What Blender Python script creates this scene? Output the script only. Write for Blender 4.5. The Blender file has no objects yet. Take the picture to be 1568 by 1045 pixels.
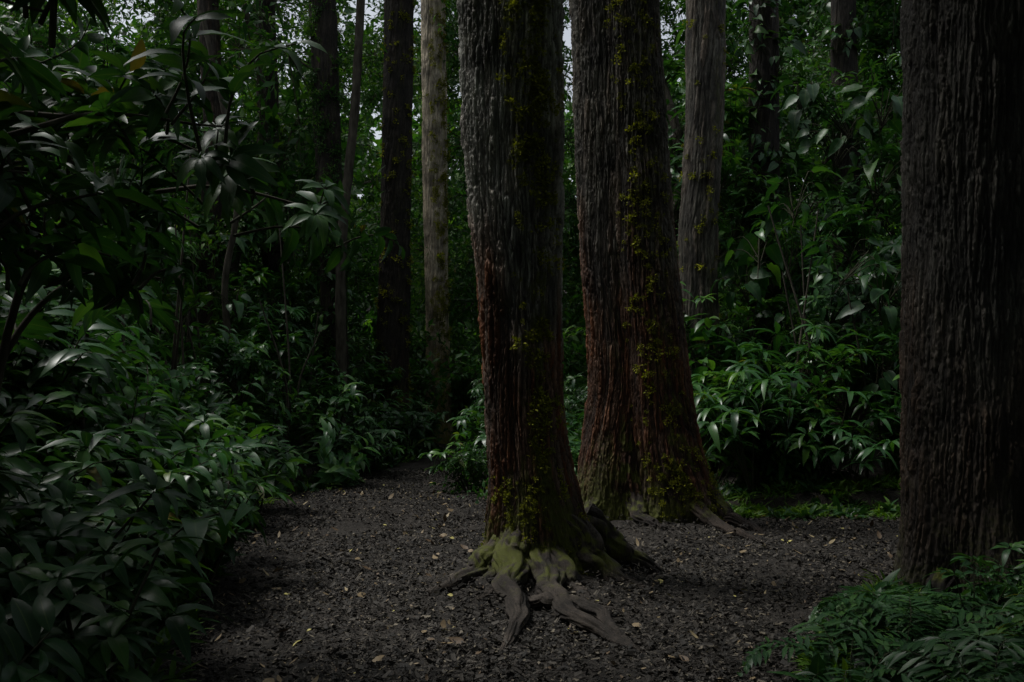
import bpy, math, numpy as np
rng = np.random.default_rng(11)
scene = bpy.context.scene
PI = math.pi

# ------------------------------------------------------------------ noise
def _h(ix, iy, iz):
    n = (ix.astype(np.int64)*73856093) ^ (iy.astype(np.int64)*19349663) ^ (iz.astype(np.int64)*83492791)
    n = (n ^ (n >> 13)) & 0x7fffffff
    n = (n*(n*n*15731+789221)+1376312589) & 0x7fffffff
    return (n & 0xffff)/65535.0
def vn(x, y, z):
    x = np.asarray(x, float); y = np.asarray(y, float)+0*x; z = np.asarray(z, float)+0*x
    ix, iy, iz = np.floor(x), np.floor(y), np.floor(z)
    fx, fy, fz = x-ix, y-iy, z-iz
    fx = fx*fx*(3-2*fx); fy = fy*fy*(3-2*fy); fz = fz*fz*(3-2*fz)
    ix = ix.astype(np.int64); iy = iy.astype(np.int64); iz = iz.astype(np.int64)
    def L(a, b, t): return a+(b-a)*t
    return L(L(L(_h(ix,iy,iz), _h(ix+1,iy,iz), fx), L(_h(ix,iy+1,iz), _h(ix+1,iy+1,iz), fx), fy),
             L(L(_h(ix,iy,iz+1), _h(ix+1,iy,iz+1), fx), L(_h(ix,iy+1,iz+1), _h(ix+1,iy+1,iz+1), fx), fy), fz)
def sstep(a, b, x):
    t = np.clip((x-a)/(b-a), 0, 1); return t*t*(3-2*t)
def vor(u, v, N, seed):
    iu=np.floor(u); iv=np.floor(v); fu=u-iu; fv=v-iv
    F1=np.full(u.shape,9.); F2=np.full(u.shape,9.); I=np.zeros(u.shape); sd=np.full(u.shape,int(seed*100)%9973)
    for a in (-1,0,1):
        for b in (-1,0,1):
            cu=np.mod(iu+a,N); cv=iv+b
            jx=_h(cu,cv,sd); jy=_h(cu,cv,sd+7); rid=_h(cu,cv,sd+13)
            d=np.hypot(a+jx-fu,b+jy-fv)
            near=d<F1
            F2=np.where(near,F1,np.minimum(F2,d)); I=np.where(near,rid,I); F1=np.where(near,d,F1)
    return F2-F1, I

# ------------------------------------------------------------------ layout
L_EDGE = np.array([(-10,-1.3),(2,-1.35),(4,-1.6),(5.4,-1.95),(7.9,-2.45),(11.6,-3.15),(14.3,-3.4),(16,-2.7),(20,-2.35),(24,-1.6),(28,-0.2),(40,6)])
R_EDGE = np.array([(-10,1.3),(3,1.3),(5.4,1.7),(7,2.55),(8.5,3.3),(9.5,4.3),(11,5.5),(12.2,5.5),(12.9,-0.6),(14,-0.95),(20,-1.15),(24,-0.3),(28,1.2),(40,7.5)])
def xl(y): return np.interp(y, L_EDGE[:,0], L_EDGE[:,1])
def xr(y): return np.interp(y, R_EDGE[:,0], R_EDGE[:,1])
def ground_z(x, y):
    x = np.asarray(x, float); y = np.asarray(y, float)
    z = 0.10*(vn(x*.45+3, y*.45, 0*x)-.5) + .05*(vn(x*1.7, y*1.7+9, 0*x+2)-.5)
    off = np.maximum(xl(y)-x, 0)
    z = z + .35*sstep(.1, 3, off)
    off = np.maximum(x-np.maximum(xr(y), 1.2), 0)
    z = z + .25*sstep(.3, 3, off)
    r = np.maximum(np.hypot(x, (y-12)*.75)-26, 0)
    z = z + 26*sstep(0,70,r)
    z = z + .20*np.exp(-(((x-.2)**2+(y-8.0)**2)/.6)) + .2*np.exp(-(((x-1.5)**2+(y-11.7)**2)/1.1))
    return z

# ------------------------------------------------------------------ materials
def new_mat(name):
    m = bpy.data.materials.new(name); m.use_nodes = True
    nt = m.node_tree; nt.nodes.clear()
    return m, nt, nt.nodes, nt.links
def ramp(n, stops):
    r = n.new('ShaderNodeValToRGB')
    e = r.color_ramp.elements
    e[0].position, e[0].color = stops[0][0], (*stops[0][1], 1)
    e[1].position, e[1].color = stops[-1][0], (*stops[-1][1], 1)
    for p, c in stops[1:-1]:
        k = e.new(p); k.color = (*c, 1)
    return r
def leaf_mat(name, c0, c1, c2, rough=.38, trans=.25, rib=.5, spec=.5):
    m, nt, n, l = new_mat(name)
    at = n.new('ShaderNodeAttribute'); at.attribute_name = 'col'
    sp = n.new('ShaderNodeSeparateColor'); l.new(at.outputs['Color'], sp.inputs[0])
    oi = n.new('ShaderNodeObjectInfo')
    ad = n.new('ShaderNodeMath'); ad.operation = 'MULTIPLY_ADD'; ad.inputs[1].default_value = .6
    l.new(sp.outputs[0], ad.inputs[0])
    mu = n.new('ShaderNodeMath'); mu.operation = 'MULTIPLY'; mu.inputs[1].default_value = .4
    l.new(oi.outputs['Random'], mu.inputs[0]); l.new(mu.outputs[0], ad.inputs[2])
    rp = ramp(n, [(0, c0), (.55, c1), (.93, c2), (.985, (.16,.12,.03))])
    l.new(ad.outputs[0], rp.inputs[0])
    col = rp.outputs[0]
    if rib > 0:
        rb = ramp(n, [(0, (rib,)*3), (.12, (0,0,0))]); l.new(sp.outputs[1], rb.inputs[0])
        mx = n.new('ShaderNodeMix'); mx.data_type = 'RGBA'
        l.new(rb.outputs[0], mx.inputs[0]); l.new(col, mx.inputs[6]); mx.inputs[7].default_value = (.12,.17,.06,1)
        col = mx.outputs[2]
    b = n.new('ShaderNodeBsdfPrincipled'); b.inputs['Roughness'].default_value = rough
    b.inputs['Specular IOR Level'].default_value = spec
    l.new(col, b.inputs['Base Color'])
    t = n.new('ShaderNodeBsdfTranslucent')
    hs = n.new('ShaderNodeMix'); hs.data_type='RGBA'; hs.blend_type='MULTIPLY'; hs.inputs[0].default_value=1
    l.new(col, hs.inputs[6]); hs.inputs[7].default_value=(1.5,1.6,.5,1)
    l.new(hs.outputs[2], t.inputs[0])
    ms = n.new('ShaderNodeMixShader'); ms.inputs[0].default_value = trans
    l.new(b.outputs[0], ms.inputs[1]); l.new(t.outputs[0], ms.inputs[2])
    o = n.new('ShaderNodeOutputMaterial'); l.new(ms.outputs[0], o.inputs[0])
    return m
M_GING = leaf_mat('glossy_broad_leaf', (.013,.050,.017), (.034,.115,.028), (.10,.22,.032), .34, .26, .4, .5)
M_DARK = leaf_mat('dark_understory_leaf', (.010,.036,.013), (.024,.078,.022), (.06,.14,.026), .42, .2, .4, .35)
M_BACK = leaf_mat('canopy_leaf', (.013,.048,.012), (.034,.11,.022), (.12,.24,.032), .5, .34, 0, .35)
M_GRAS = leaf_mat('groundcover_leaf', (.035,.085,.010), (.075,.165,.016), (.16,.26,.03), .55, .32, 0, .3)
M_MOSS = leaf_mat('moss_leaf', (.06,.07,.008), (.17,.18,.016), (.38,.38,.035), .75, .3, 0, .2)
def simple_noise_mat(name, stops, scale, rough=.9, stretch=(1,1,1)):
    m, nt, n, l = new_mat(name)
    tc = n.new('ShaderNodeTexCoord'); mp = n.new('ShaderNodeMapping'); mp.inputs['Scale'].default_value = stretch
    l.new(tc.outputs['Object'], mp.inputs[0])
    nz = n.new('ShaderNodeTexNoise'); nz.inputs['Scale'].default_value = scale; nz.inputs['Detail'].default_value = 3
    l.new(mp.outputs[0], nz.inputs['Vector'])
    rp = ramp(n, stops); l.new(nz.outputs[0], rp.inputs[0])
    b = n.new('ShaderNodeBsdfPrincipled'); b.inputs['Roughness'].default_value = rough
    b.inputs['Specular IOR Level'].default_value = .25
    l.new(rp.outputs[0], b.inputs['Base Color'])
    o = n.new('ShaderNodeOutputMaterial'); l.new(b.outputs[0], o.inputs[0])
    return m
M_STEM = simple_noise_mat('green_brown_stem', [(.3,(.02,.022,.012)), (.7,(.05,.05,.028))], 20)
M_TWIG = simple_noise_mat('thin_branch_bark', [(.3,(.025,.021,.015)), (.7,(.09,.08,.06))], 14, stretch=(1,1,.3))
def chip_mat(name, stops, rough=.75, spec=.5):
    m, nt, n, l = new_mat(name)
    at = n.new('ShaderNodeAttribute'); at.attribute_name = 'col'
    sp = n.new('ShaderNodeSeparateColor'); l.new(at.outputs['Color'], sp.inputs[0])
    rp = ramp(n, stops); l.new(sp.outputs[0], rp.inputs[0])
    b = n.new('ShaderNodeBsdfPrincipled'); b.inputs['Roughness'].default_value = rough
    b.inputs['Specular IOR Level'].default_value = spec
    l.new(rp.outputs[0], b.inputs['Base Color'])
    o = n.new('ShaderNodeOutputMaterial'); l.new(b.outputs[0], o.inputs[0])
    return m
M_CHIP = chip_mat('wood_chip', [(0,(.008,.0075,.006)), (.55,(.026,.023,.019)), (.9,(.070,.062,.051)), (1,(.20,.17,.12))], .75, .3)
M_DEAD = chip_mat('fallen_leaf', [(0,(.10,.065,.035)), (.5,(.24,.18,.10)), (.85,(.42,.35,.19)), (1,(.50,.46,.12))], .6, .3)

# soil
m, nt, n, l = new_mat('trail_soil'); M_SOIL = m
tc = n.new('ShaderNodeTexCoord')
n1 = n.new('ShaderNodeTexNoise'); n1.inputs['Scale'].default_value = .8; n1.inputs['Detail'].default_value = 4
n3 = n.new('ShaderNodeTexNoise'); n3.inputs['Scale'].default_value = 60; n3.inputs['Detail'].default_value = 5
for q in (n1, n3): l.new(tc.outputs['Object'], q.inputs['Vector'])
r1 = ramp(n, [(.3,(.018,.0160,.0135)), (.7,(.044,.039,.033))]); l.new(n1.outputs[0], r1.inputs[0])
r2 = ramp(n, [(.3,(.4,.4,.4)), (.65,(1.5,1.45,1.4))]); l.new(n3.outputs[0], r2.inputs[0])
mx = n.new('ShaderNodeMix'); mx.data_type='RGBA'; mx.blend_type='MULTIPLY'; mx.inputs[0].default_value = 1
l.new(r1.outputs[0], mx.inputs[6]); l.new(r2.outputs[0], mx.inputs[7])
b2 = n.new('ShaderNodeBump'); b2.inputs['Strength'].default_value = .9; b2.inputs['Distance'].default_value = .025
l.new(n3.outputs[0], b2.inputs['Height'])
b = n.new('ShaderNodeBsdfPrincipled'); b.inputs['Roughness'].default_value = .85; b.inputs['Specular IOR Level'].default_value = .25
l.new(mx.outputs[2], b.inputs['Base Color']); l.new(b2.outputs[0], b.inputs['Normal'])
o = n.new('ShaderNodeOutputMaterial'); l.new(b.outputs[0], o.inputs[0])

def bark_mat(name, crev, grey, red, moss=(.085,.095,.014)):
    m, nt, n, l = new_mat(name)
    at = n.new('ShaderNodeAttribute'); at.attribute_name = 'col'
    sp = n.new('ShaderNodeSeparateColor'); l.new(at.outputs['Color'], sp.inputs[0])
    tc = n.new('ShaderNodeTexCoord'); mp = n.new('ShaderNodeMapping'); mp.inputs['Scale'].default_value = (1,1,.13)
    l.new(tc.outputs['Object'], mp.inputs[0])
    nz = n.new('ShaderNodeTexNoise'); nz.inputs['Scale'].default_value = 70; nz.inputs['Detail'].default_value = 6; nz.inputs['Roughness'].default_value = .72
    l.new(mp.outputs[0], nz.inputs['Vector'])
    ns = n.new('ShaderNodeTexNoise'); ns.inputs['Scale'].default_value = 2.6; ns.inputs['Detail'].default_value = 4
    l.new(tc.outputs['Object'], ns.inputs['Vector'])
    mr = n.new('ShaderNodeMix'); mr.data_type='RGBA'
    l.new(sp.outputs[2], mr.inputs[0]); mr.inputs[6].default_value=(*grey,1); mr.inputs[7].default_value=(*red,1)
    mc = n.new('ShaderNodeMix'); mc.data_type='RGBA'
    l.new(sp.outputs[0], mc.inputs[0]); mc.inputs[6].default_value=(*crev,1); l.new(mr.outputs[2], mc.inputs[7])  # cavity map: furrows darkened in base colour, bark tone plus painted shade
    rv = ramp(n, [(.3,(.35,.35,.35)), (.7,(1.7,1.7,1.7))]); l.new(nz.outputs[0], rv.inputs[0])
    rw = ramp(n, [(.35,(.45,.45,.45)), (.65,(1.45,1.45,1.45))]); l.new(ns.outputs[0], rw.inputs[0])
    m1 = n.new('ShaderNodeMix'); m1.data_type='RGBA'; m1.blend_type='MULTIPLY'; m1.inputs[0].default_value=1
    l.new(mc.outputs[2], m1.inputs[6]); l.new(rv.outputs[0], m1.inputs[7])
    m2 = n.new('ShaderNodeMix'); m2.data_type='RGBA'; m2.blend_type='MULTIPLY'; m2.inputs[0].default_value=1
    l.new(m1.outputs[2], m2.inputs[6]); l.new(rw.outputs[0], m2.inputs[7])
    nm = n.new('ShaderNodeTexNoise'); nm.inputs['Scale'].default_value = 30; nm.inputs['Detail'].default_value = 4
    l.new(tc.outputs['Object'], nm.inputs['Vector'])
    su = n.new('ShaderNodeMath'); su.operation='MULTIPLY_ADD'; su.inputs[1].default_value = 3.2; su.inputs[2].default_value=-1.65
    l.new(nm.outputs[0], su.inputs[0])
    s2 = n.new('ShaderNodeMath'); s2.operation='ADD'; s2.use_clamp=True; l.new(su.outputs[0], s2.inputs[0]); l.new(sp.outputs[1], s2.inputs[1])
    s3 = n.new('ShaderNodeMath'); s3.operation='MULTIPLY'; s3.use_clamp=True; l.new(s2.outputs[0], s3.inputs[0]); l.new(sp.outputs[1], s3.inputs[1])
    m3 = n.new('ShaderNodeMix'); m3.data_type='RGBA'
    l.new(s3.outputs[0], m3.inputs[0]); l.new(m2.outputs[2], m3.inputs[6]); m3.inputs[7].default_value=(*moss,1)
    bp = n.new('ShaderNodeBump'); bp.inputs['Strength'].default_value = 1; bp.inputs['Distance'].default_value = .018
    l.new(nz.outputs[0], bp.inputs['Height'])
    b = n.new('ShaderNodeBsdfPrincipled'); b.inputs['Roughness'].default_value = .75; b.inputs['Specular IOR Level'].default_value = .3
    l.new(m3.outputs[2], b.inputs['Base Color']); l.new(bp.outputs[0], b.inputs['Normal'])
    o = n.new('ShaderNodeOutputMaterial'); l.new(b.outputs[0], o.inputs[0])
    return m
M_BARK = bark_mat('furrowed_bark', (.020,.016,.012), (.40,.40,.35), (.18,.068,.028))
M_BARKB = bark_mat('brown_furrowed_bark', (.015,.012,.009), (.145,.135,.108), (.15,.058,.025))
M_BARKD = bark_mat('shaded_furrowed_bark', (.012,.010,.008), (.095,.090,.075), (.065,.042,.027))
M_PALE = bark_mat('pale_bark', (.16,.13,.09), (.60,.52,.40), (.42,.31,.18), (.24,.23,.04))
M_DKBK = bark_mat('dark_bark', (.010,.008,.006), (.045,.038,.029), (.055,.032,.02))

# ------------------------------------------------------------------ mesh accumulation
class Acc:
    def __init__(s): s.V=[]; s.Q=[]; s.C=[]; s.M=[]; s.n=0
    def add(s, V, Q, C, mi=0):
        s.V.append(V); s.Q.append(Q+s.n); s.C.append(C); s.M.append(np.full(len(Q), mi)); s.n += len(V)
    def mesh(s, name, mats, smooth=True):
        V=np.concatenate(s.V); Q=np.concatenate(s.Q); C=np.concatenate(s.C); M=np.concatenate(s.M)
        me=bpy.data.meshes.new(name)
        me.vertices.add(len(V)); me.vertices.foreach_set('co', V.astype(np.float32).ravel())
        me.loops.add(Q.size); me.loops.foreach_set('vertex_index', Q.astype(np.int32).ravel())
        me.polygons.add(len(Q)); me.polygons.foreach_set('loop_start', np.arange(0,Q.size,4,dtype=np.int32))
        me.update(calc_edges=True)
        me.polygons.foreach_set('material_index', M.astype(np.int32))
        me.polygons.foreach_set('use_smooth', np.full(len(Q), smooth))
        a=me.color_attributes.new('col','FLOAT_COLOR','POINT')
        c4=np.ones((len(V),4),np.float32); c4[:,:3]=C; a.data.foreach_set('color', c4.ravel())
        for m in mats: me.materials.append(m)
        me.validate()
        return me
def nrm(v): return v/np.maximum(np.linalg.norm(v,axis=-1,keepdims=True),1e-9)
def leaves(acc, pos, d, up, L, W, droop, nseg=5, shape='lance', fold=.25, mi=0, wav=.08, r=rng):
    pos=np.atleast_2d(pos).astype(float); k=len(pos)
    d=nrm(np.atleast_2d(d)+0*pos); up=nrm(np.atleast_2d(up)+0*pos+1e-4)
    L=np.broadcast_to(L,(k,)); W=np.broadcast_to(W,(k,)); droop=np.broadcast_to(droop,(k,))
    side=nrm(np.cross(up,d)); u=np.cross(d,side)
    t=np.linspace(0,1,nseg+1)
    if shape=='lance': w=np.sin(PI*np.clip(t,0,1)**.8)**.85
    elif shape=='heart': w=np.sin(PI*np.clip(t*.94+.06,0,1)**.62)**.9
    else: w=np.array([.7]+[1]*(nseg-1)+[.5])
    w=np.maximum(np.nan_to_num(w),.03); w[-1]=.02 if shape!='chip' else w[-1]
    x=(L[:,None]*(t-.25*droop[:,None]*t**2))
    z=(-droop[:,None]*L[:,None]*t**1.8)+ .12*L[:,None]*t
    mid=pos[:,None]+d[:,None]*x[...,None]+u[:,None]*z[...,None]
    sway=(r.normal(0,.06,k)[:,None]*L[:,None]*t**2)
    mid=mid+side[:,None]*sway[...,None]
    ww=W[:,None]*w
    j1=r.normal(0,wav,(k,nseg+1))*W[:,None]; j2=r.normal(0,wav,(k,nseg+1))*W[:,None]
    lf=mid+side[:,None]*ww[...,None]+u[:,None]*(fold*ww+j1)[...,None]
    rt=mid-side[:,None]*ww[...,None]+u[:,None]*(fold*ww+j2)[...,None]
    V=np.stack([lf,mid,rt],2).reshape(-1,3)
    base=(np.arange(k)*(nseg+1)*3)[:,None,None]; rr=(np.arange(nseg)*3)[None,:,None]; cc=np.arange(2)[None,None,:]
    a=base+rr+cc
    Q=np.stack([a,a+1,a+4,a+3],-1).reshape(-1,4)
    tint=r.random(k)[:,None,None]+np.zeros((k,nseg+1,3))
    cr=np.zeros((k,nseg+1,3)); cr[:,:,0]=1; cr[:,:,2]=1
    tt=t[None,:,None]+np.zeros((k,nseg+1,3))
    C=np.stack([tint,cr,tt],-1).reshape(-1,3)
    acc.add(V,Q,C,mi)
def catmull(P, n):
    P=np.asarray(P,float); P=np.vstack([2*P[0]-P[1],P,2*P[-1]-P[-2]])
    m=len(P)-3; s=np.linspace(0,m-1e-6,n); i=s.astype(int); t=(s-i)[:,None]
    a,b,c,d=P[i],P[i+1],P[i+2],P[i+3]
    return .5*(2*b+(c-a)*t+(2*a-5*b+4*c-d)*t*t+(3*b-a-3*c+d)*t**3)
def tube(acc, P, R, ns=5, mi=1, n=None, bump=0., C=None, flat=1., root=False):
    n=n or len(P)
    X=catmull(P,n); Rr=np.interp(np.linspace(0,1,n), np.linspace(0,1,len(R)), R)
    if root:
        s_=np.linspace(0,1,n)*len(P)*1.8
        X=X+np.stack([.06*(vn(s_+X[0,0]*7,0*s_,0*s_)-.5),.04*(vn(s_,0*s_+4+X[0,1],0*s_)-.5),.035*(vn(s_*1.4,0*s_,0*s_+9+X[0,0])-.5)],1)*2*np.linspace(0,1,n)[:,None]**.5
    T=nrm(np.gradient(X,axis=0)); ref=np.array([0,0,1.]) if abs(T[0,2])<.9 else np.array([1.,0,0])
    S=nrm(np.cross(T,ref)); U=np.cross(S,T)
    th=np.linspace(0,2*PI,ns,endpoint=False)
    rad=Rr[:,None]*np.ones(ns)
    if bump:
        q=vn(X[:,None,0]*6+np.cos(th)*1.6,X[:,None,1]*6+np.sin(th)*1.6,X[:,None,2]*6+0*th)
        q2=vn(X[:,None,0]*22+np.cos(th)*4,X[:,None,1]*22+np.sin(th)*4,X[:,None,2]*22+0*th)
        rad=rad*(1+bump*(q-.5)*2+bump*.5*(q2-.5)*2)
    hh=None
    if root:
        s=np.linspace(0,1,n)[:,None]*len(P)
        g=vn(np.cos(th)*3.6+s*.3+X[0,0]*9,np.sin(th)*3.6+0*s,s*.8+X[0,1]*5)
        gg=1-np.exp(-((g-.5)/.09)**2)
        lump=vn(s*1.3+X[0,0]*3+0*th,np.cos(th),np.sin(th)+X[0,1])
        rad=rad*(1+.34*(gg-.6)+.3*(lump-.5)); hh=gg
    V=X[:,None]+S[:,None]*(np.cos(th)*rad)[...,None]+U[:,None]*(np.sin(th)*rad*flat)[...,None]
    i=np.arange(n-1)[:,None]*ns; j=np.arange(ns)[None]; j2=(j+1)%ns
    Q=np.stack([i+j,i+j2,i+ns+j2,i+ns+j],-1).reshape(-1,4)
    V=V.reshape(-1,3)
    if root:
        pn=vn(V[:,0]*7,V[:,1]*7,V[:,2]*7)*.5+vn(V[:,0]*19,V[:,1]*19,V[:,2]*19)*.5
        CC=np.stack([hh.ravel()*.17*vn(V[:,0]*25,V[:,1]*25,V[:,2]*25)+.03,1.1*sstep(.36,.60,pn)*sstep(.10,.24,V[:,2]),np.full(len(V),.5)],1)
    else:
        if C is None: C=(.5,0,.3)
        CC=np.tile(np.array(C,float),(len(V),1))
    acc.add(V,Q,CC,mi)
UP=np.array([0,0,1.])

# ------------------------------------------------------------------ plants
def p_ginger(r, n=7, hmin=.8, hmax=1.5, Lf=.34, l0=.15, l1=.7):
    A=Acc()
    for s in range(n):
        az=r.uniform(0,2*PI); lean=r.uniform(l0,l1); h=r.uniform(hmin,hmax)
        o=np.array([math.cos(az),math.sin(az),0]); b=o*r.uniform(.02,.18)
        P=[b, b+o*lean*.2*h+UP*h*.45, b+o*lean*.55*h+UP*h*.8, b+o*lean*h+UP*h*(1-.15*lean)]
        X=catmull(P,14); tube(A,P,[.011,.007,.004],5,1,8)
        k=r.integers(9,14); tt=np.linspace(.28,1,k)
        side=np.cross(UP,o)
        pos=np.array([np.interp(tt*13,range(14),X[:,c]) for c in range(3)]).T
        T=nrm(np.gradient(X,axis=0)); td=np.array([np.interp(tt*13,range(14),T[:,c]) for c in range(3)]).T
        sg=np.where(np.arange(k)%2==0,1,-1)[:,None]
        d=side*sg*.9+td*.55+r.normal(0,.18,(k,3)); 
        up=UP*1.0+o*.2+r.normal(0,.22,(k,3))
        sz=Lf*(.65+.5*np.sin(PI*np.clip(tt*.9,0,1)))*r.uniform(.85,1.15,k)
        leaves(A,pos,d,up,sz,sz*r.uniform(.13,.18,k),r.uniform(.3,.9,k),6,'lance',.28,r=r)
    return A
def p_whorl(r, n=8, rad=.55, h0=.45, h1=1.15, L0=.2, L1=.34, w=.155):
    A=Acc()
    for s in range(n):
        az=r.uniform(0,2*PI); o=np.array([math.cos(az),math.sin(az),0]); h=r.uniform(h0,h1); q=r.uniform(.1,rad)
        P=[o*.03, o*q*.35+UP*h*.5, o*q+UP*h]
        tube(A,P,[.012,.006],5,1,6)
        for lv,(f,m_) in enumerate([(1,r.integers(7,10)),(.78,r.integers(4,7))]):
            c=catmull(P,11)[int(10*f)]
            a=np.arange(m_)*2*PI/m_+r.uniform(0,6)+r.normal(0,.12,m_)
            d=np.stack([np.cos(a),np.sin(a),r.uniform(-.1,.55,m_)],1)
            d=d+o*.25
            sz=r.uniform(L0,L1)*r.uniform(.75,1.15,m_)
            leaves(A,c+d*.02,d,UP+r.normal(0,.15,(m_,3)),sz,sz*w,r.uniform(.3,.85,m_),6,'lance',.3,r=r)
    return A
def p_twiggy(r, nb=16, ll=.13, size=.75, k=13, nseg=3, wr=.22):
    A=Acc()
    for s in range(nb):
        d0=nrm(r.normal(0,1,3)*np.array([1,1,.7])+np.array([0,0,.25])); Ln=size*r.uniform(.55,1.1)
        sag=np.array([0,0,-.18*Ln]); P=[d0*.05,d0*Ln*.5+sag*.2+r.normal(0,.04,3),d0*Ln+sag]
        tube(A,P,[.008,.003],3,1,5)
        X=catmull(P,20); tt=np.linspace(.2,1,k); pos=X[(tt*19).astype(int)]+r.normal(0,.03*size,(k,3))
        d=nrm(d0*.6+r.normal(0,.75,(k,3))+np.array([0,0,-.15])); sz=ll*r.uniform(.6,1.3,k)
        leaves(A,pos,d,UP+r.normal(0,.45,(k,3)),sz,sz*wr,r.uniform(.1,.5,k),nseg,'lance',.2,r=r)
    return A
def p_philo(r, n=11, Lf=.40):
    A=Acc()
    for s in range(n):
        az=r.uniform(0,2*PI); o=np.array([math.cos(az),math.sin(az),0]); h=r.uniform(.05,.5); q=r.uniform(.15,.45)
        P=[UP*r.uniform(0,.3), o*q*.6+UP*(h+.2), o*q+UP*(h+.2)]
        tube(A,P,[.008,.005],4,1,6)
        sz=Lf*r.uniform(.5,1.15)
        leaves(A,P[2],o+UP*r.uniform(-.9,-.1)+r.normal(0,.3,3),UP+o*.6+r.normal(0,.35,3),sz,sz*r.uniform(.2,.28),r.uniform(.2,.8),10,'heart',.3,wav=.09,r=r)
    return A
def p_fern(r, n=9, Lf=.65):
    A=Acc()
    for s in range(n):
        az=s*2*PI/n+r.uniform(-.3,.3); o=np.array([math.cos(az),math.sin(az),0]); q=Lf*r.uniform(.7,1.1)
        P=[o*.02,o*q*.4+UP*q*.5,o*q*.8+UP*q*.5,o*q+UP*q*.3]
        tube(A,P,[.004,.002],3,1,8); X=catmull(P,20); k=15; ii=np.linspace(3,19,k).astype(int)
        T=nrm(np.gradient(X,axis=0))[ii]; sd=np.cross(UP,o)
        for sg in (1,-1):
            f=np.sin(PI*np.linspace(.25,.97,k))**.7
            leaves(A,X[ii],sd*sg+T*.35+r.normal(0,.08,(k,3)),UP+r.normal(0,.15,(k,3)),.17*q/.6*f,.018,r.uniform(.1,.4,k),3,'lance',.15,r=r)
    return A
def p_tuft(r, n=34, Lf=.17, w=.1, rad=.14):
    A=Acc(); a=r.uniform(0,2*PI,n); q=r.uniform(0,rad,n)
    pos=np.stack([q*np.cos(a),q*np.sin(a),r.uniform(0,.06,n)],1)
    d=np.stack([np.cos(a),np.sin(a),r.uniform(.3,1.6,n)],1)+r.normal(0,.3,(n,3))
    sz=Lf*r.uniform(.5,1.3,n)
    leaves(A,pos,d,UP+r.normal(0,.3,(n,3)),sz,sz*w,r.uniform(.3,.9,n),4,'lance',.25,r=r)
    return A
def p_moss(r, n=40, rad=.05, Lf=.03):
    A=Acc(); d=nrm(r.normal(0,1,(n,3))+np.array([0,0,.3])); pos=d*rad*r.uniform(.2,1,(n,1))
    leaves(A,pos,d+r.normal(0,.5,(n,3)),UP+r.normal(0,.6,(n,3)),Lf*r.uniform(.6,1.4,n),Lf*.35,.3,2,'lance',.1,r=r)
    return A
def p_chips(r, n=150, rad=.3):
    A=Acc(); pos=np.stack([r.uniform(-rad,rad,n),r.uniform(-rad,rad,n),r.uniform(.0,.010,n)],1)
    a=r.uniform(0,2*PI,n); d=np.stack([np.cos(a),np.sin(a),r.normal(0,.3,n)],1)
    sz=(.009+.034*r.random(n)**2)*r.uniform(.7,1.2,n)
    leaves(A,pos,d,UP+r.normal(0,.45,(n,3)),sz,sz*r.uniform(.12,.5,n),r.normal(0,.2,n),1,'chip',.1,r=r)
    return A
def p_dead(r):
    A=Acc(); a=r.uniform(0,6.3); sz=r.uniform(.045,.11)
    leaves(A,np.array([0,0,.012]),np.array([math.cos(a),math.sin(a),.08]),UP+r.normal(0,.3,3),sz,sz*r.uniform(.16,.34),r.uniform(-.5,.3),5,'lance',r.uniform(-.2,.5),r=r)
    return A

LIB={}
def lib(key, fn, nvar, mats, **kw):
    obs=[]
    for i in range(nvar):
        r=np.random.default_rng(len(LIB)*100+i+5)
        me=fn(r,**kw).mesh(f'{key}_mesh_{i}',mats); obs.append(me)
    LIB[key]=obs
lib('ginger',p_ginger,5,[M_GING,M_STEM])
lib('gingerdark',p_ginger,3,[M_DARK,M_STEM])
lib('whorl',p_whorl,5,[M_GING,M_STEM])
lib('whorldark',p_whorl,4,[M_DARK,M_STEM])
lib('twiggy',p_twiggy,4,[M_BACK,M_TWIG])
lib('canopy',p_twiggy,5,[M_BACK,M_TWIG],nb=20,ll=.2,size=1.35,k=15,nseg=2,wr=.2)
lib('canopyfine',p_twiggy,3,[M_BACK,M_TWIG],nb=26,ll=.12,size=1.2,k=18,nseg=2,wr=.25)
lib('shade',p_twiggy,3,[M_BACK,M_TWIG],nb=16,ll=.5,size=1.8,k=10,nseg=2,wr=.22)
lib('philo',p_philo,4,[M_GING,M_STEM])
lib('philodark',p_philo,4,[M_DARK,M_STEM],n=14)
lib('fern',p_fern,3,[M_DARK,M_STEM])
lib('tuft',p_tuft,4,[M_GRAS,M_STEM])
lib('weed',p_tuft,3,[M_DARK,M_STEM],n=26,Lf=.22,w=.17,rad=.18)
lib('mosstuft',p_moss,4,[M_MOSS])
lib('chips',p_chips,6,[M_CHIP])
lib('dead',p_dead,10,[M_DEAD])
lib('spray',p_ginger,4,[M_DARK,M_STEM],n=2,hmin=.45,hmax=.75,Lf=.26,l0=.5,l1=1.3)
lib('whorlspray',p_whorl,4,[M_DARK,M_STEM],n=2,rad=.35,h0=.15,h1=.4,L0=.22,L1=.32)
lib('whorlbright',p_whorl,2,[M_GING,M_STEM],n=2,rad=.3,h0=.15,h1=.4,L0=.2,L1=.28)
lib('palmwhorl',p_whorl,3,[M_GING,M_STEM],n=6,rad=.9,h0=.7,h1=1.4,L0=.32,L1=.46,w=.115)

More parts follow.
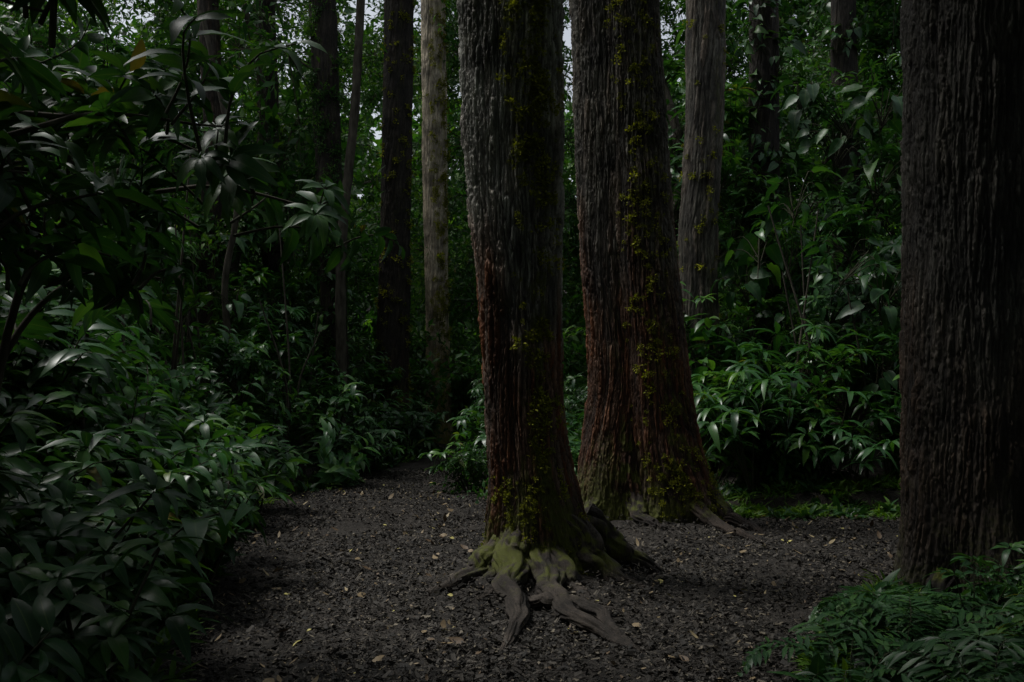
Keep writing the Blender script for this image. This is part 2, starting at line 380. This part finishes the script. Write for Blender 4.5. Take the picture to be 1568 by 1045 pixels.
COLLS={}
def get_coll(keys):
    k=tuple(keys)
    if k in COLLS: return COLLS[k]
    c=bpy.data.collections.new('plant_library_'+'_'.join(keys))
    cnt=[]
    for ki,key in enumerate(keys):
        for i,me in enumerate(LIB[key]):
            ob=bpy.data.objects.new(f'{len(cnt):03d}_{key}',me); c.objects.link(ob); cnt.append(ki)
    COLLS[k]=(c,np.array(cnt)); return COLLS[k]
def empty(name, loc=(0,0,0)):
    e=bpy.data.objects.new(name,None); scene.collection.objects.link(e); e.location=loc; e.empty_display_size=.3; return e
def scatter(name, pts, keys, probs=None, scl=(.8,1.2), tilt=.15, rot=None, parent=None, r=rng, sarr=None):
    pts=np.asarray(pts,float); n_=len(pts)
    coll,kinds=get_coll(keys)
    probs=np.array(probs if probs is not None else [1]*len(keys),float); probs/=probs.sum()
    kk=r.choice(len(keys),n_,p=probs)
    idx=np.zeros(n_,int)
    for q in range(len(keys)):
        opts=np.where(kinds==q)[0]; msk=kk==q; idx[msk]=r.choice(opts,msk.sum())
    if rot is None:
        rot=np.stack([r.normal(0,tilt,n_),r.normal(0,tilt,n_),r.uniform(0,2*PI,n_)],1)
    s=r.uniform(scl[0],scl[1],n_) if sarr is None else sarr
    me=bpy.data.meshes.new(name+'_points'); me.vertices.add(n_); me.vertices.foreach_set('co',pts.astype(np.float32).ravel())
    a=me.attributes.new('rotv','FLOAT_VECTOR','POINT'); a.data.foreach_set('vector',rot.astype(np.float32).ravel())
    a=me.attributes.new('sclf','FLOAT','POINT'); a.data.foreach_set('value',s.astype(np.float32))
    a=me.attributes.new('idxi','INT','POINT'); a.data.foreach_set('value',idx.astype(np.int32))
    me.update()
    ob=bpy.data.objects.new(name,me); scene.collection.objects.link(ob)
    ng=bpy.data.node_groups.new(name+'_scatter','GeometryNodeTree')
    ng.interface.new_socket('Geometry',in_out='INPUT',socket_type='NodeSocketGeometry')
    ng.interface.new_socket('Geometry',in_out='OUTPUT',socket_type='NodeSocketGeometry')
    N=ng.nodes; K=ng.links
    gi=N.new('NodeGroupInput'); go=N.new('NodeGroupOutput')
    ci=N.new('GeometryNodeCollectionInfo'); ci.inputs['Collection'].default_value=coll
    ci.inputs['Separate Children'].default_value=True; ci.inputs['Reset Children'].default_value=True
    ip=N.new('GeometryNodeInstanceOnPoints'); ip.inputs['Pick Instance'].default_value=True
    def na(nm,t):
        q=N.new('GeometryNodeInputNamedAttribute'); q.data_type=t; q.inputs['Name'].default_value=nm; return q.outputs['Attribute']
    K.new(gi.outputs[0],ip.inputs['Points']); K.new(ci.outputs[0],ip.inputs['Instance'])
    K.new(na('idxi','INT'),ip.inputs['Instance Index']); K.new(na('rotv','FLOAT_VECTOR'),ip.inputs['Rotation']); K.new(na('sclf','FLOAT'),ip.inputs['Scale'])
    K.new(ip.outputs[0],go.inputs[0])
    md=ob.modifiers.new('scatter','NODES'); md.node_group=ng
    if parent is not None: ob.parent=parent
    return ob

# ------------------------------------------------------------------ ground
def axis(a,b,core0,core1,step,grow=1.12):
    c=list(np.arange(core0,core1+1e-6,step)); s=step
    lo=[]; x=core0
    while x>a: s*=grow; x-=s; lo.append(x)
    s=step; hi=[]; x=core1
    while x<b: s*=grow; x+=s; hi.append(x)
    return np.array(lo[::-1]+c+hi)
gx=axis(-260,260,-4,6,.05); gy=axis(-200,320,4,15,.05)
X,Y=np.meshgrid(gx,gy); Z=ground_z(X,Y)
Z=Z+.022*(vn(X*9,Y*9,0*X)-.5)+.018*(vn(X*21,Y*21,0*X+4)-.5)
V=np.stack([X,Y,Z],-1).reshape(-1,3); nx=len(gx)
i=np.arange(len(gy)-1)[:,None]*nx; j=np.arange(nx-1)[None]
Q=np.stack([i+j,i+j+1,i+nx+j+1,i+nx+j],-1).reshape(-1,4)
A=Acc(); A.add(V,Q,np.zeros((len(V),3))); me=A.mesh('ground',[M_SOIL])
ground=bpy.data.objects.new('ground',me); scene.collection.objects.link(ground)

# ------------------------------------------------------------------ trunks
def trunk(acc, prof, nth, zdense, dz, amp=.03, seed=0., lobes=(5,.22,.4), moss=None, redz=(1.2,3.0), top_rows=30, mi=0, plate=.045, plen=.5, basemoss=1.1, **_):
    prof=np.array(prof,float)
    z0,z1=prof[0,0],prof[-1,0]
    zs=np.concatenate([np.arange(z0,zdense,dz),np.linspace(zdense,z1,top_rows)])
    cx=np.interp(zs,prof[:,0],prof[:,1]); cy=np.interp(zs,prof[:,0],prof[:,2]); R=np.interp(zs,prof[:,0],prof[:,3])
    k=max(3,int(.25/dz)); ker=np.hanning(2*k+1); ker/=ker.sum()
    def sm(a): return np.convolve(np.pad(a,k,mode='edge'),ker,'valid')
    cx,cy,R=sm(cx),sm(cy),sm(R)
    th=np.linspace(0,2*PI,nth,endpoint=False); TH,ZZ=np.meshgrid(th,zs)
    c,s=np.cos(TH),np.sin(TH)
    N=max(8,int(round(2*PI*np.median(R)/plate)))
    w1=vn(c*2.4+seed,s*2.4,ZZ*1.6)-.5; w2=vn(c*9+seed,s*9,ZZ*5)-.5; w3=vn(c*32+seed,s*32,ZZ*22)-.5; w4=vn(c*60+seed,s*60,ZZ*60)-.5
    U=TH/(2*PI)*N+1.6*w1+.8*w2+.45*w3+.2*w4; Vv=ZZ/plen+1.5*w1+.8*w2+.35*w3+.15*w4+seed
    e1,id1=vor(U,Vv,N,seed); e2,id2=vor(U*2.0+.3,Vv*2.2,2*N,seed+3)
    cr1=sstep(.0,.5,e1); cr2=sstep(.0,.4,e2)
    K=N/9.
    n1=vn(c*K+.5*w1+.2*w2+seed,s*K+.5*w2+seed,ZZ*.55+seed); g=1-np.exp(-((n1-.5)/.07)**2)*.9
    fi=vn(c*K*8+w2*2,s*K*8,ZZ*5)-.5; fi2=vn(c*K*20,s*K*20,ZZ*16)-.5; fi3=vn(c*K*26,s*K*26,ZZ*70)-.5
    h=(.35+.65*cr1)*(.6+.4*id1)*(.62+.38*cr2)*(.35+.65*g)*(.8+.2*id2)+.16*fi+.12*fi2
    big=vn(c*1.3+seed,s*1.3,ZZ*.6+seed*2)-.5; lump=vn(c*3.1+seed,s*3.1,ZZ*3)-.5
    fl=np.exp(-np.maximum(ZZ,0)/lobes[2])
    r=R[:,None]*(1+.10*big+.04*lump+fl*.16*lump+fl*lobes[1]*np.cos(lobes[0]*TH+seed+1.2*(vn(c+seed,s,0*c)-.5)))+amp*(h-.4)+.005*fi3*2
    Vx=cx[:,None]+r*c; Vy=cy[:,None]+r*s
    V=np.stack([Vx,Vy,ZZ],-1).reshape(-1,3)
    i=np.arange(len(zs)-1)[:,None]*nth; j=np.arange(nth)[None]; j2=(j+1)%nth
    Q=np.stack([i+j,i+j2,i+nth+j2,i+nth+j],-1).reshape(-1,4)
    pn=vn(c*2.5+seed,s*2.5,ZZ*2.2)*.5+vn(c*9+seed,s*9,ZZ*9)*.5
    ms=sstep(.42,.68,pn+.34*np.exp(-np.maximum(ZZ-.1,0)/.5)-.06)*basemoss*np.exp(-np.maximum(ZZ,0)/1.1)
    if moss is not None:
        for (a0,wd,st) in moss:
            dd=np.abs((TH-a0+PI)%(2*PI)-PI)/wd
            ms=ms+st*np.exp(-dd**2)*sstep(.42,.68,pn)
    ms=np.clip(ms,0,1)
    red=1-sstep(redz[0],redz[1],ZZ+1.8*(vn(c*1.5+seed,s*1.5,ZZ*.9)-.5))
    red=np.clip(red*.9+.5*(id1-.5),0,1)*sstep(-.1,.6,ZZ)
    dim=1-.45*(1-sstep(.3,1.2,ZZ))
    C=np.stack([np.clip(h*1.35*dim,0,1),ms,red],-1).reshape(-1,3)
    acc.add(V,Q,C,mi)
    return V.reshape(len(zs),nth,3),zs,th
def limbs(acc, base, z0, z1, n_, ln, r0, rr, mi=0):
    tips=[]
    for q in range(n_):
        z=z0+(z1-z0)*q/max(n_-1,1); a=rr.uniform(0,2*PI); o=np.array([math.cos(a),math.sin(a),0]); L_=ln*rr.uniform(.6,1.1)
        b=np.array([base[0],base[1],z])
        P=[b,b+o*L_*.35+UP*L_*.25+rr.normal(0,.15,3),b+o*L_*.7+UP*L_*.5+rr.normal(0,.2,3),b+o*L_+UP*L_*.85]
        tube(acc,P,[r0,r0*.6,r0*.2],8,mi,14,bump=.15,C=(.7,.1,.1)); tips+=P[1:]
        for w in range(3):
            e=P[2]+rr.normal(0,.35*L_,3); tube(acc,[P[1],(P[1]+e)/2+rr.normal(0,.2,3),e],[r0*.4,r0*.12],6,mi,8,C=(.7,.1,.1)); tips.append(e)
    return np.array(tips)
def make_tree(name, stems, mat, roots=(), crown_z=(11,17), crown_r=3.2, ncrown=36, seed=3, **kw):
    rr=np.random.default_rng(seed); A=Acc(); grids=[]
    for q,(prof,o) in enumerate(stems):
        kk=dict(kw); kk.update(o); grids.append(trunk(A,prof,seed=seed*1.37+q*5.1,**kk))
    for P,R in roots: tube(A,np.array(P,float),R,40,0,110,bump=.14,flat=.85,root=True)
    p=stems[0][0][-1]
    tips=limbs(A,(p[1],p[2]),crown_z[0]-1.5,crown_z[1]-1,6,crown_r,.11,rr)
    me=A.mesh(name+'_trunk',[mat])
    e=empty(name,(0,0,0)); ob=bpy.data.objects.new('trunk',me); scene.collection.objects.link(ob); ob.parent=e
    pts=tips[rr.integers(0,len(tips),ncrown)]+rr.normal(0,.55,(ncrown,3)); pts[:,2]=np.maximum(pts[:,2],crown_z[0]-1)
    scatter('crown',pts,['canopy','canopyfine'],[1,1],(.7,1.1),.7,parent=e,r=rr)
    return e,grids
def epiphytes(parent, grid, n_, a0, wd, zr, key, sc, rr, out=.01, name='epiphytes', th_=.5):
    G,zs,th=grid; pts=[]; rot=[]
    while len(pts)<n_:
        z=rr.uniform(*zr); a=rr.normal(a0,wd)%(2*PI)
        i=np.argmin(abs(zs-z)); j=int(a/(2*PI)*len(th))%len(th)
        if vn(math.cos(a)*4,math.sin(a)*4,z*3.5)<th_ and rr.random()<.9: continue
        v=G[i,j]+np.array([math.cos(a),math.sin(a),0])*out
        pts.append(v); rot.append((rr.normal(0,.4),rr.normal(0,.4),rr.uniform(0,6.28)))
    s=sc[0]+(sc[1]-sc[0])*rr.random(n_)**2
    return scatter(name,np.array(pts),[key] if isinstance(key,str) else key,None,sc,rot=np.array(rot),parent=parent,r=rr,sarr=s)

# foreground tree
profA=[(-.25,.24,8.15,.66),(.05,.23,8.15,.58),(.34,.23,8.13,.46),(.70,.18,8.1,.38),(1.02,.13,8.1,.335),(1.55,.092,8.1,.318),(2.33,.06,8.1,.33),(2.86,.037,8.1,.36),(3.65,-.0,8.1,.405),(4.7,-.02,8.1,.428),(8,-.1,8.2,.42),(18,-.3,8.4,.2)]
rootsA=[([(.05,8.0,.48),(-.18,7.82,.24),(-.38,7.62,.11),(-.54,7.48,.05),(-.72,7.35,-.05)],[.13,.11,.075,.05,.025]),
 ([(.08,7.95,.60),(.0,7.70,.31),(-.02,7.3,.14),(.06,6.8,.07),(.0,6.35,.03),(-.02,6.0,-.05)],[.12,.12,.095,.065,.04,.02]),
 ([(.2,7.95,.42),(.24,7.55,.18),(.33,7.05,.10),(.46,6.55,.06),(.64,6.2,.03),(.85,5.95,-.05)],[.12,.11,.08,.055,.035,.02]),
 ([(.4,7.95,.52),(.66,7.80,.24),(.84,7.66,.10),(1.0,7.55,.04),(1.15,7.45,-.05)],[.14,.12,.075,.045,.025]),
 ([(.3,7.1,.05),(.48,6.85,.09),(.62,6.6,.08),(.64,6.3,.04),(.74,6.05,.02),(.9,5.95,-.05)],[.05,.05,.045,.035,.03,.02]),
 ([(.1,7.1,.04),(.3,6.98,.10),(.48,6.95,.08),(.66,6.9,.04),(.85,6.8,-.04)],[.05,.05,.04,.03,.02]),
 ([(.3,7.85,.36),(.42,7.5,.12),(.56,7.25,.05),(.70,6.95,-.04)],[.11,.08,.05,.02]),
 ([(-.05,7.95,.40),(-.16,7.65,.13),(-.2,7.3,.05),(-.28,7.0,-.04)],[.10,.08,.05,.02]),
 ([(.6,8.2,.5),(.95,8.3,.2),(1.35,8.35,-.05)],[.15,.11,.04])]
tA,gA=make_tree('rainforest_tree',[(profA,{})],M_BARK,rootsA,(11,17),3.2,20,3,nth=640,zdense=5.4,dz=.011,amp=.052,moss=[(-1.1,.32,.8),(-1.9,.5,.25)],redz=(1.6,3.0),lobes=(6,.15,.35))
r5=np.random.default_rng(5)
epiphytes(tA,gA[0],520,-1.12,.25,(.7,5.3),'mosstuft',(.3,1.15),r5,name='moss_tufts')
epiphytes(tA,gA[0],200,-1.7,.7,(.1,.9),'mosstuft',(.25,.6),r5,name='base_moss')

# double-stemmed tree
pB1=[(-.25,1.3,11.75,.62),(.1,1.28,11.75,.56),(.5,1.24,11.75,.49),(.92,1.24,11.75,.42),(1.52,1.28,11.75,.39),(2.3,1.24,11.75,.38),(3.05,1.19,11.75,.39),(4.57,1.13,11.75,.39),(6.1,1.08,11.75,.39),(9,1.0,11.8,.37),(19,.6,12,.2)]
pB2=[(-.25,1.97,11.6,.68),(.1,1.92,11.6,.59),(.5,1.84,11.6,.49),(.92,1.75,11.6,.43),(1.52,1.67,11.6,.39),(2.3,1.60,11.6,.39),(3.05,1.52,11.6,.38),(4.57,1.42,11.6,.37),(6.1,1.34,11.6,.36),(9,1.35,11.6,.33),(18,1.9,11.4,.2)]
rootsB=[([(2.0,11.45,.6),(2.25,11.3,.28),(2.48,11.1,.10),(2.8,10.8,-.05)],[.17,.13,.08,.04]),
 ([(1.95,11.3,.4),(2.2,10.95,.10),(2.4,10.5,.03),(2.65,10.1,-.05)],[.12,.08,.05,.03]),
 ([(1.4,11.4,.4),(1.45,11.05,.12),(1.6,10.8,.04),(1.85,10.6,-.05)],[.13,.09,.05,.03]),
 ([(1.05,11.5,.45),(.9,11.25,.16),(.85,10.95,.06),(.95,10.5,-.05)],[.14,.10,.06,.03])]
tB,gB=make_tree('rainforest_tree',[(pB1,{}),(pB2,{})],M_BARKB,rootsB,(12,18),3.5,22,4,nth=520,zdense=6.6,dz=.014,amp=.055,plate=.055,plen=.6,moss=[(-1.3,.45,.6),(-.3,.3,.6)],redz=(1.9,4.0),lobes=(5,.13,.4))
epiphytes(tB,gB[1],360,-1.55,.38,(.3,6.4),'mosstuft',(.3,1.2),r5,name='moss_tufts')
epiphytes(tB,gB[1],300,-.7,.6,(.0,.9),'mosstuft',(.3,.9),r5,name='base_moss')
# near right tree
pC=[(-.3,3.58,7.6,.68),(.1,3.55,7.6,.60),(.6,3.53,7.6,.54),(1.5,3.52,7.6,.51),(3,3.51,7.6,.49),(4.8,3.50,7.6,.48),(9,3.45,7.7,.44),(18,3.4,8,.2)]
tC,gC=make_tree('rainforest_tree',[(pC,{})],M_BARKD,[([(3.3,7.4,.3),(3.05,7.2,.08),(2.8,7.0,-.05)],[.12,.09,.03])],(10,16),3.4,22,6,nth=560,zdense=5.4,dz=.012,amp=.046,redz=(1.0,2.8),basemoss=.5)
# mid and far trees
def slim(name,rows,mat,seed,amp=.03,zd=11.5,**k):
    return make_tree(name,[(rows,{})],mat,(),k.pop('cz',(13,18)),2.6,k.pop('nc',12),seed,nth=170,zdense=zd,dz=.035,amp=amp,plate=.07,plen=.7,**k)
tD,gD=slim('rainforest_tree',[(-.3,2.95,16,.42),(1,3.0,16,.34),(2.5,3.0,16,.31),(4,2.98,16,.31),(6,3.1,16,.30),(8,3.12,16,.30),(18,3.2,16,.18)],M_BARKB,8,.045,redz=(0,1.0),moss=[(-1.0,.3,.5)])
tE,gE=slim('rainforest_tree',[(-.3,-2.8,23,.5),(.5,-2.8,23,.42),(2,-2.76,23,.38),(5,-2.7,23,.35),(10.5,-2.6,23,.33),(19,-2.5,23,.2)],M_DKBK,9,.045,moss=[(-1.2,.6,.4)])
tF,gF=slim('pale_barked_tree',[(-.3,-1.8,26.5,.42),(.6,-1.95,26.5,.34),(3,-1.98,26.5,.30),(7,-2.05,26.5,.32),(12,-2.1,26.5,.33),(20,-2.2,26.5,.2)],M_PALE,10,.03,redz=(1,5),moss=[(-.9,.5,.9)],cz=(15,19),nc=4)
tG,gG=slim('vine_covered_tree',[(-.3,-3.5,20,.36),(1,-3.52,20,.27),(4,-3.6,20,.25),(9,-3.8,20,.27),(18,-4.1,20,.16)],M_DKBK,12,moss=[(-1.5,1,.4)])
tH,gH=slim('rainforest_tree',[(-.3,-6.3,19.5,.3),(3,-6.1,19.5,.22),(6,-5.8,19.5,.2),(9,-5.95,19.5,.2),(16,-6.2,19.5,.12)],M_BARKD,13,redz=(3,20))
tI,gI=slim('rainforest_tree',[(-.3,-5.2,24,.3),(5,-5.8,24,.26),(12,-6.0,24,.24),(17,-6,24,.15)],M_DKBK,14)
tJ,gJ=slim('vine_covered_tree',[(-.3,4.6,18.2,.35),(4,4.62,18.2,.28),(9,4.6,18.2,.26),(17,4.7,18.2,.15)],M_DKBK,15)
tK,gK=slim('rainforest_tree',[(-.3,7.2,21,.35),(4,7.1,21,.3),(9,7.0,21,.26),(17,6.9,21,.15)],M_DKBK,16)
epiphytes(tE,gE[0],150,-1.2,1.2,(.5,11),'mosstuft',(1,2.2),r5)
epiphytes(tF,gF[0],260,-.8,.5,(1,12),'mosstuft',(1,2.2),r5)
epiphytes(tG,gG[0],100,-1.6,1.4,(.5,10),'twiggy',(.25,.5),r5,name='climbing_vine')
epiphytes(tJ,gJ[0],55,-1.6,1.1,(1.5,9),['philo','philodark'],(.5,.9),r5,name='climbing_philodendron')
epiphytes(tK,gK[0],30,-1.6,1.1,(1.5,9),['philo','philodark'],(.5,.9),r5,name='climbing_philodendron')
epiphytes(tD,gD[0],60,-1.2,1.0,(1,8),'mosstuft',(.7,1.6),r5)
epiphytes(tG,gG[0],16,-1.3,.8,(1.8,3.8),'philo',(.5,.8),r5,name='climbing_philodendron')
# slender leaning stems
rr=np.random.default_rng(44)
A=Acc()
def lean(P,R): tube(A,P,R,10,0,40,bump=.12,C=(.7,.15,.1))
lean([(-3.3,19.5,0),(-3.35,19.5,4),(-3.1,19.6,7),(-2.95,19.7,10)],[.12,.1,.09,.08])
lean([(-7,22,0),(-6.2,22,4),(-5.5,22,7.4),(-5.9,22,10)],[.13,.11,.09,.07])
lean([(-4.4,17,0),(-4.9,17,3),(-4.7,17,5),(-5.3,17,8)],[.07,.06,.05,.04])
lean([(2.7,18,3),(3.2,19,6),(2.6,20,9),(2.1,20,12)],[.1,.1,.08,.06])
for q in range(26):
    x=rr.uniform(3.4,9); y=rr.uniform(13.4,18); lean([(x,y,0),(x+rr.normal(0,.15),y,1.5),(x+rr.normal(0,.4),y+rr.normal(0,.2),rr.uniform(2.5,4.5))],[.03,.02,.01])
for q in range(26):
    y=rr.uniform(8,20); x=xl(y)-rr.uniform(.8,3); lean([(x,y,0),(x+rr.normal(0,.15),y,1.5),(x+rr.normal(0,.4),y+rr.normal(0,.2),rr.uniform(2.5,5))],[.03,.02,.01])
ob=bpy.data.objects.new('slender_saplings',A.mesh('slender_saplings',[M_TWIG])); scene.collection.objects.link(ob)

# ------------------------------------------------------------------ undergrowth scatters
r=np.random.default_rng(21)
def wall_left(n_,y0,y1,omax,slope,top):
    y=r.uniform(y0,y1,n_); o=omax*r.random(n_)**1.1+.15; x=xl(y)-o-.25
    H=np.minimum(.15+slope*o,top); z=ground_z(x,y)+np.maximum(H*r.random(n_)**.6-.3,0)
    return np.stack([x,y,z],1)
p=np.vstack([wall_left(210,7,12,4,1.25,5),wall_left(280,11,24,5.5,1.6,8)])
scatter('ginger_thicket',p,['ginger','whorl','philo','twiggy'],[5,4,.6,2],(.6,1.0),.3)
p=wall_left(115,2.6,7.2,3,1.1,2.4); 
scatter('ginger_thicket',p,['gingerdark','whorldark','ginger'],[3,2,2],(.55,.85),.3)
# low plants at the trail edge
y=r.uniform(3,24,240); x=xl(y)-r.uniform(-.05,.7,240)
scatter('trailside_plants',np.stack([x,y,ground_z(x,y)],1),['weed','tuft','whorldark'],[4,3,1],(.6,1.2),.2)
# overhanging near branches, upper left
A=Acc(); tips=[]
for q in range(17):
    y0=r.uniform(3.2,5.6); b=np.array([-2.7-r.uniform(0,.9),y0,r.uniform(1.6,2.8)])
    reach=r.uniform(.7,1.7); e=b+np.array([reach,r.uniform(-.1,.5),r.uniform(.0,.8)]); e[2]=np.clip(e[2],2.25,3.9)
    mid=(b+e)/2+np.array([0,0,.3]); g=np.array([b[0]-.4,b[1],0])
    tube(A,[g,b,mid,e],[.03,.022,.013,.005],7,0,24,C=(.6,.2,.2))
    X=catmull([b,mid,e],12)
    for k in (3,6,8,10,11): tips.append(X[k]+r.normal(0,.08,3))
e_=empty('overhanging_shrub'); ob=bpy.data.objects.new('branches',A.mesh('overhang_branches',[M_TWIG])); scene.collection.objects.link(ob); ob.parent=e_
tips=np.array(tips); tips[:,2]-=.12
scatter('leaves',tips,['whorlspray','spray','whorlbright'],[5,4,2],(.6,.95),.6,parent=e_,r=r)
# central island behind the foreground tree
n_=170; y=r.uniform(13.4,23,n_); x=np.where(r.random(n_)<.7,r.uniform(-.75,1.2,n_)+(y-14)*.02,r.uniform(0,3,n_)); H=.1+.2*(y-13.4)
scatter('undergrowth_shrub',np.stack([x,y,ground_z(x,y)+H*r.random(n_)],1),['whorl','twiggy','fern','weed'],[3,3,2,1],(.5,.9),.25)
# right-hand thicket
n_=480; o=r.random(n_)**1.2*9; y=13.2+o; x=r.uniform(2.4,13,n_); H=np.minimum(.3+1.15*o,10)
z=ground_z(x,y)+np.maximum(H*r.random(n_)**.6-.3,0)
scatter('understory_thicket',np.stack([x,y,z],1),['whorl','ginger','philodark','twiggy','whorldark','palmwhorl'],[4,1,1.6,1.4,1.5,3],(.7,1.15),.3)
n_=60; y=r.uniform(6,13.5,n_); x=np.maximum(xr(y),4.2)+r.uniform(.8,5,n_)
scatter('understory_thicket',np.stack([x,y,ground_z(x,y)+r.random(n_)**1.3*3],1),['whorldark','twiggy'],[2,2],(.9,1.3),.3)
P=np.array([(3.1,12.9,.25),(3.6,13.2,.5),(4.4,13.0,.1),(5.0,13.3,.4),(2.75,13.6,.7),(3.9,13.8,1.3),(5.2,14.0,1.5)])
scatter('umbrella_leaf_shrub',P,['palmwhorl'],None,(.75,1.0),.15)
P=np.array([(4.6,14.2,2.9),(5.0,14.6,3.3),(5.3,14.3,2.5),(4.2,14.9,3.9),(5.4,14.9,4.2),(4.9,15.2,4.8),(3.7,15.0,3.2),(4.4,15.4,5.6),(5.6,15.2,5.4)])
scatter('philodendron',P,['philodark','philo'],[3,1],(.9,1.25),.35)
# ground cover behind the clearing
n_=420; y=r.uniform(11.6,13.8,n_); x=r.uniform(2.5,7.2,n_); y=y+.2*np.sin(x*2.3)
scatter('groundcover',np.stack([x,y,ground_z(x,y)],1),['tuft','weed','mosstuft'],[5,1.2,2],(.45,.95),.2)
# lower-right foreground plants
n_=500; y=r.uniform(4.2,8.0,n_); x=np.interp(y,R_EDGE[:,0],R_EDGE[:,1])-.05+r.random(n_)**1.3*1.9
k=(x-3.52)**2+(y-7.6)**2>.45
scatter('trailside_plants',np.stack([x,y,ground_z(x,y)],1)[k],['tuft','weed','fern'],[7,2,.8],(.45,.95),.2)
n_=75; y=r.uniform(4.6,7.0,n_); x=np.interp(y,R_EDGE[:,0],R_EDGE[:,1])+.75+r.random(n_)*1.7
k=(x-3.52)**2+(y-7.6)**2>.6
scatter('fern_clump',np.stack([x,y,ground_z(x,y)-.04],1)[k],['weed','whorldark','fern'],[1,2,2],(.35,.55),.2)
# background forest
def box(n_,x0,x1,y0,y1,z0,z1,pw=1.):
    x=r.uniform(x0,x1,n_); y=r.uniform(y0,y1,n_); return np.stack([x,y,ground_z(x,y)*.8+z0+(z1-z0)*r.random(n_)**pw],1)
P=np.vstack([box(540,-22,22,28,40,0,23,.85),box(170,-9,9,27,34,8,20),box(170,-18,-7,14,28,1,13),box(170,7,19,20,30,1,14),box(90,-7,6,24.5,29,-.2,2.4),
   box(70,-10,-4.5,20,27,1,10),box(110,-6,9,27,33,0,7)])
k=~((P[:,0]<-.9)&(P[:,0]>-2.3)&(P[:,1]<26.3))
k&=~((P[:,0]/P[:,1]<-.07)&(P[:,0]/P[:,1]>-.30)&((P[:,2]-1.6)/P[:,1]>.29)&(r.random(len(P))<.3))
scatter('background_forest',P[k],['canopy','canopyfine','twiggy'],[4,3,.6],(1.0,1.6),.6)
x=r.uniform(-50,50,460); y=r.uniform(42,80,460)
scatter('distant_forest',np.stack([x,y,ground_z(x,y)*.9+r.random(460)*17],1),['canopy','shade'],[1,1],(1.8,3.0),.6)
# unseen leaf canopy added to shade foreground and edges; forest around the camera
P=np.vstack([box(105,-9,7,-5,5.0,7.5,11),box(26,4.2,9,2,8.5,7,10.5),box(16,-6,1,1,6,7.2,9),box(60,-14,14,-14,-8,0,10),box(40,-16,-8,-8,7,0,8),box(30,8,14,-8,6,0,9)])
scatter('shading_canopy',P,['shade'],None,(1.0,1.4),.6)

# ------------------------------------------------------------------ trail litter
n_=3900; y=3.4+15*r.random(n_)**1.6; x=r.uniform(-4.2,6.2,n_)
k=(x>xl(y)-.4)&(x<np.maximum(xr(y),1)+.5)
y,x=y[k],x[k]
scatter('wood_chip_mulch',np.stack([x,y,ground_z(x,y)+.004],1),['chips'],None,(.8,1.3),.02)
n_=3000; y=3.5+13*r.random(n_)**1.2; x=r.uniform(-3.5,5.5,n_); k=(x>xl(y)-.3)&(x<np.maximum(xr(y),1)+.3); y,x=y[k],x[k]
s=.25+.85*r.random(len(x))**4
scatter('fallen_leaves',np.stack([x,y,ground_z(x,y)+.020],1),['dead'],None,tilt=.25,sarr=s)

# ------------------------------------------------------------------ light
w=bpy.data.worlds.new('World'); scene.world=w; w.use_nodes=True; nt=w.node_tree; nt.nodes.clear()
sk=nt.nodes.new('ShaderNodeTexSky'); sk.sky_type='NISHITA'; sk.sun_disc=False
sdir=np.array([-.55,.16,1.0]); sdir/=np.linalg.norm(sdir)
sk.sun_elevation=math.asin(sdir[2]); sk.sun_rotation=math.atan2(sdir[0],sdir[1])
sk.dust_density=3; sk.air_density=1; sk.ozone_density=1
hs=nt.nodes.new('ShaderNodeHueSaturation'); hs.inputs['Saturation'].default_value=.35
bg=nt.nodes.new('ShaderNodeBackground'); bg.inputs['Strength'].default_value=.15
ow=nt.nodes.new('ShaderNodeOutputWorld')
nt.links.new(sk.outputs[0],hs.inputs['Color']); nt.links.new(hs.outputs[0],bg.inputs['Color']); nt.links.new(bg.outputs[0],ow.inputs[0])
sl=bpy.data.lights.new('sun','SUN'); sl.energy=2.2; sl.angle=math.radians(16); sl.color=(1,.985,.95)
so=bpy.data.objects.new('sun',sl); scene.collection.objects.link(so)
from mathutils import Vector
so.rotation_euler=Vector(sdir).to_track_quat('Z','Y').to_euler()
scene.view_settings.view_transform='Standard'; scene.view_settings.look='None'; scene.view_settings.exposure=0

# ------------------------------------------------------------------ camera
cd=bpy.data.cameras.new('camera'); cd.lens=35; cd.sensor_width=36; cd.shift_y=.0434; cd.clip_end=2000; cd.clip_start=.05
co=bpy.data.objects.new('camera',cd); scene.collection.objects.link(co); co.location=(0,0,1.6); co.rotation_euler=(PI/2,0,0)
scene.camera=co
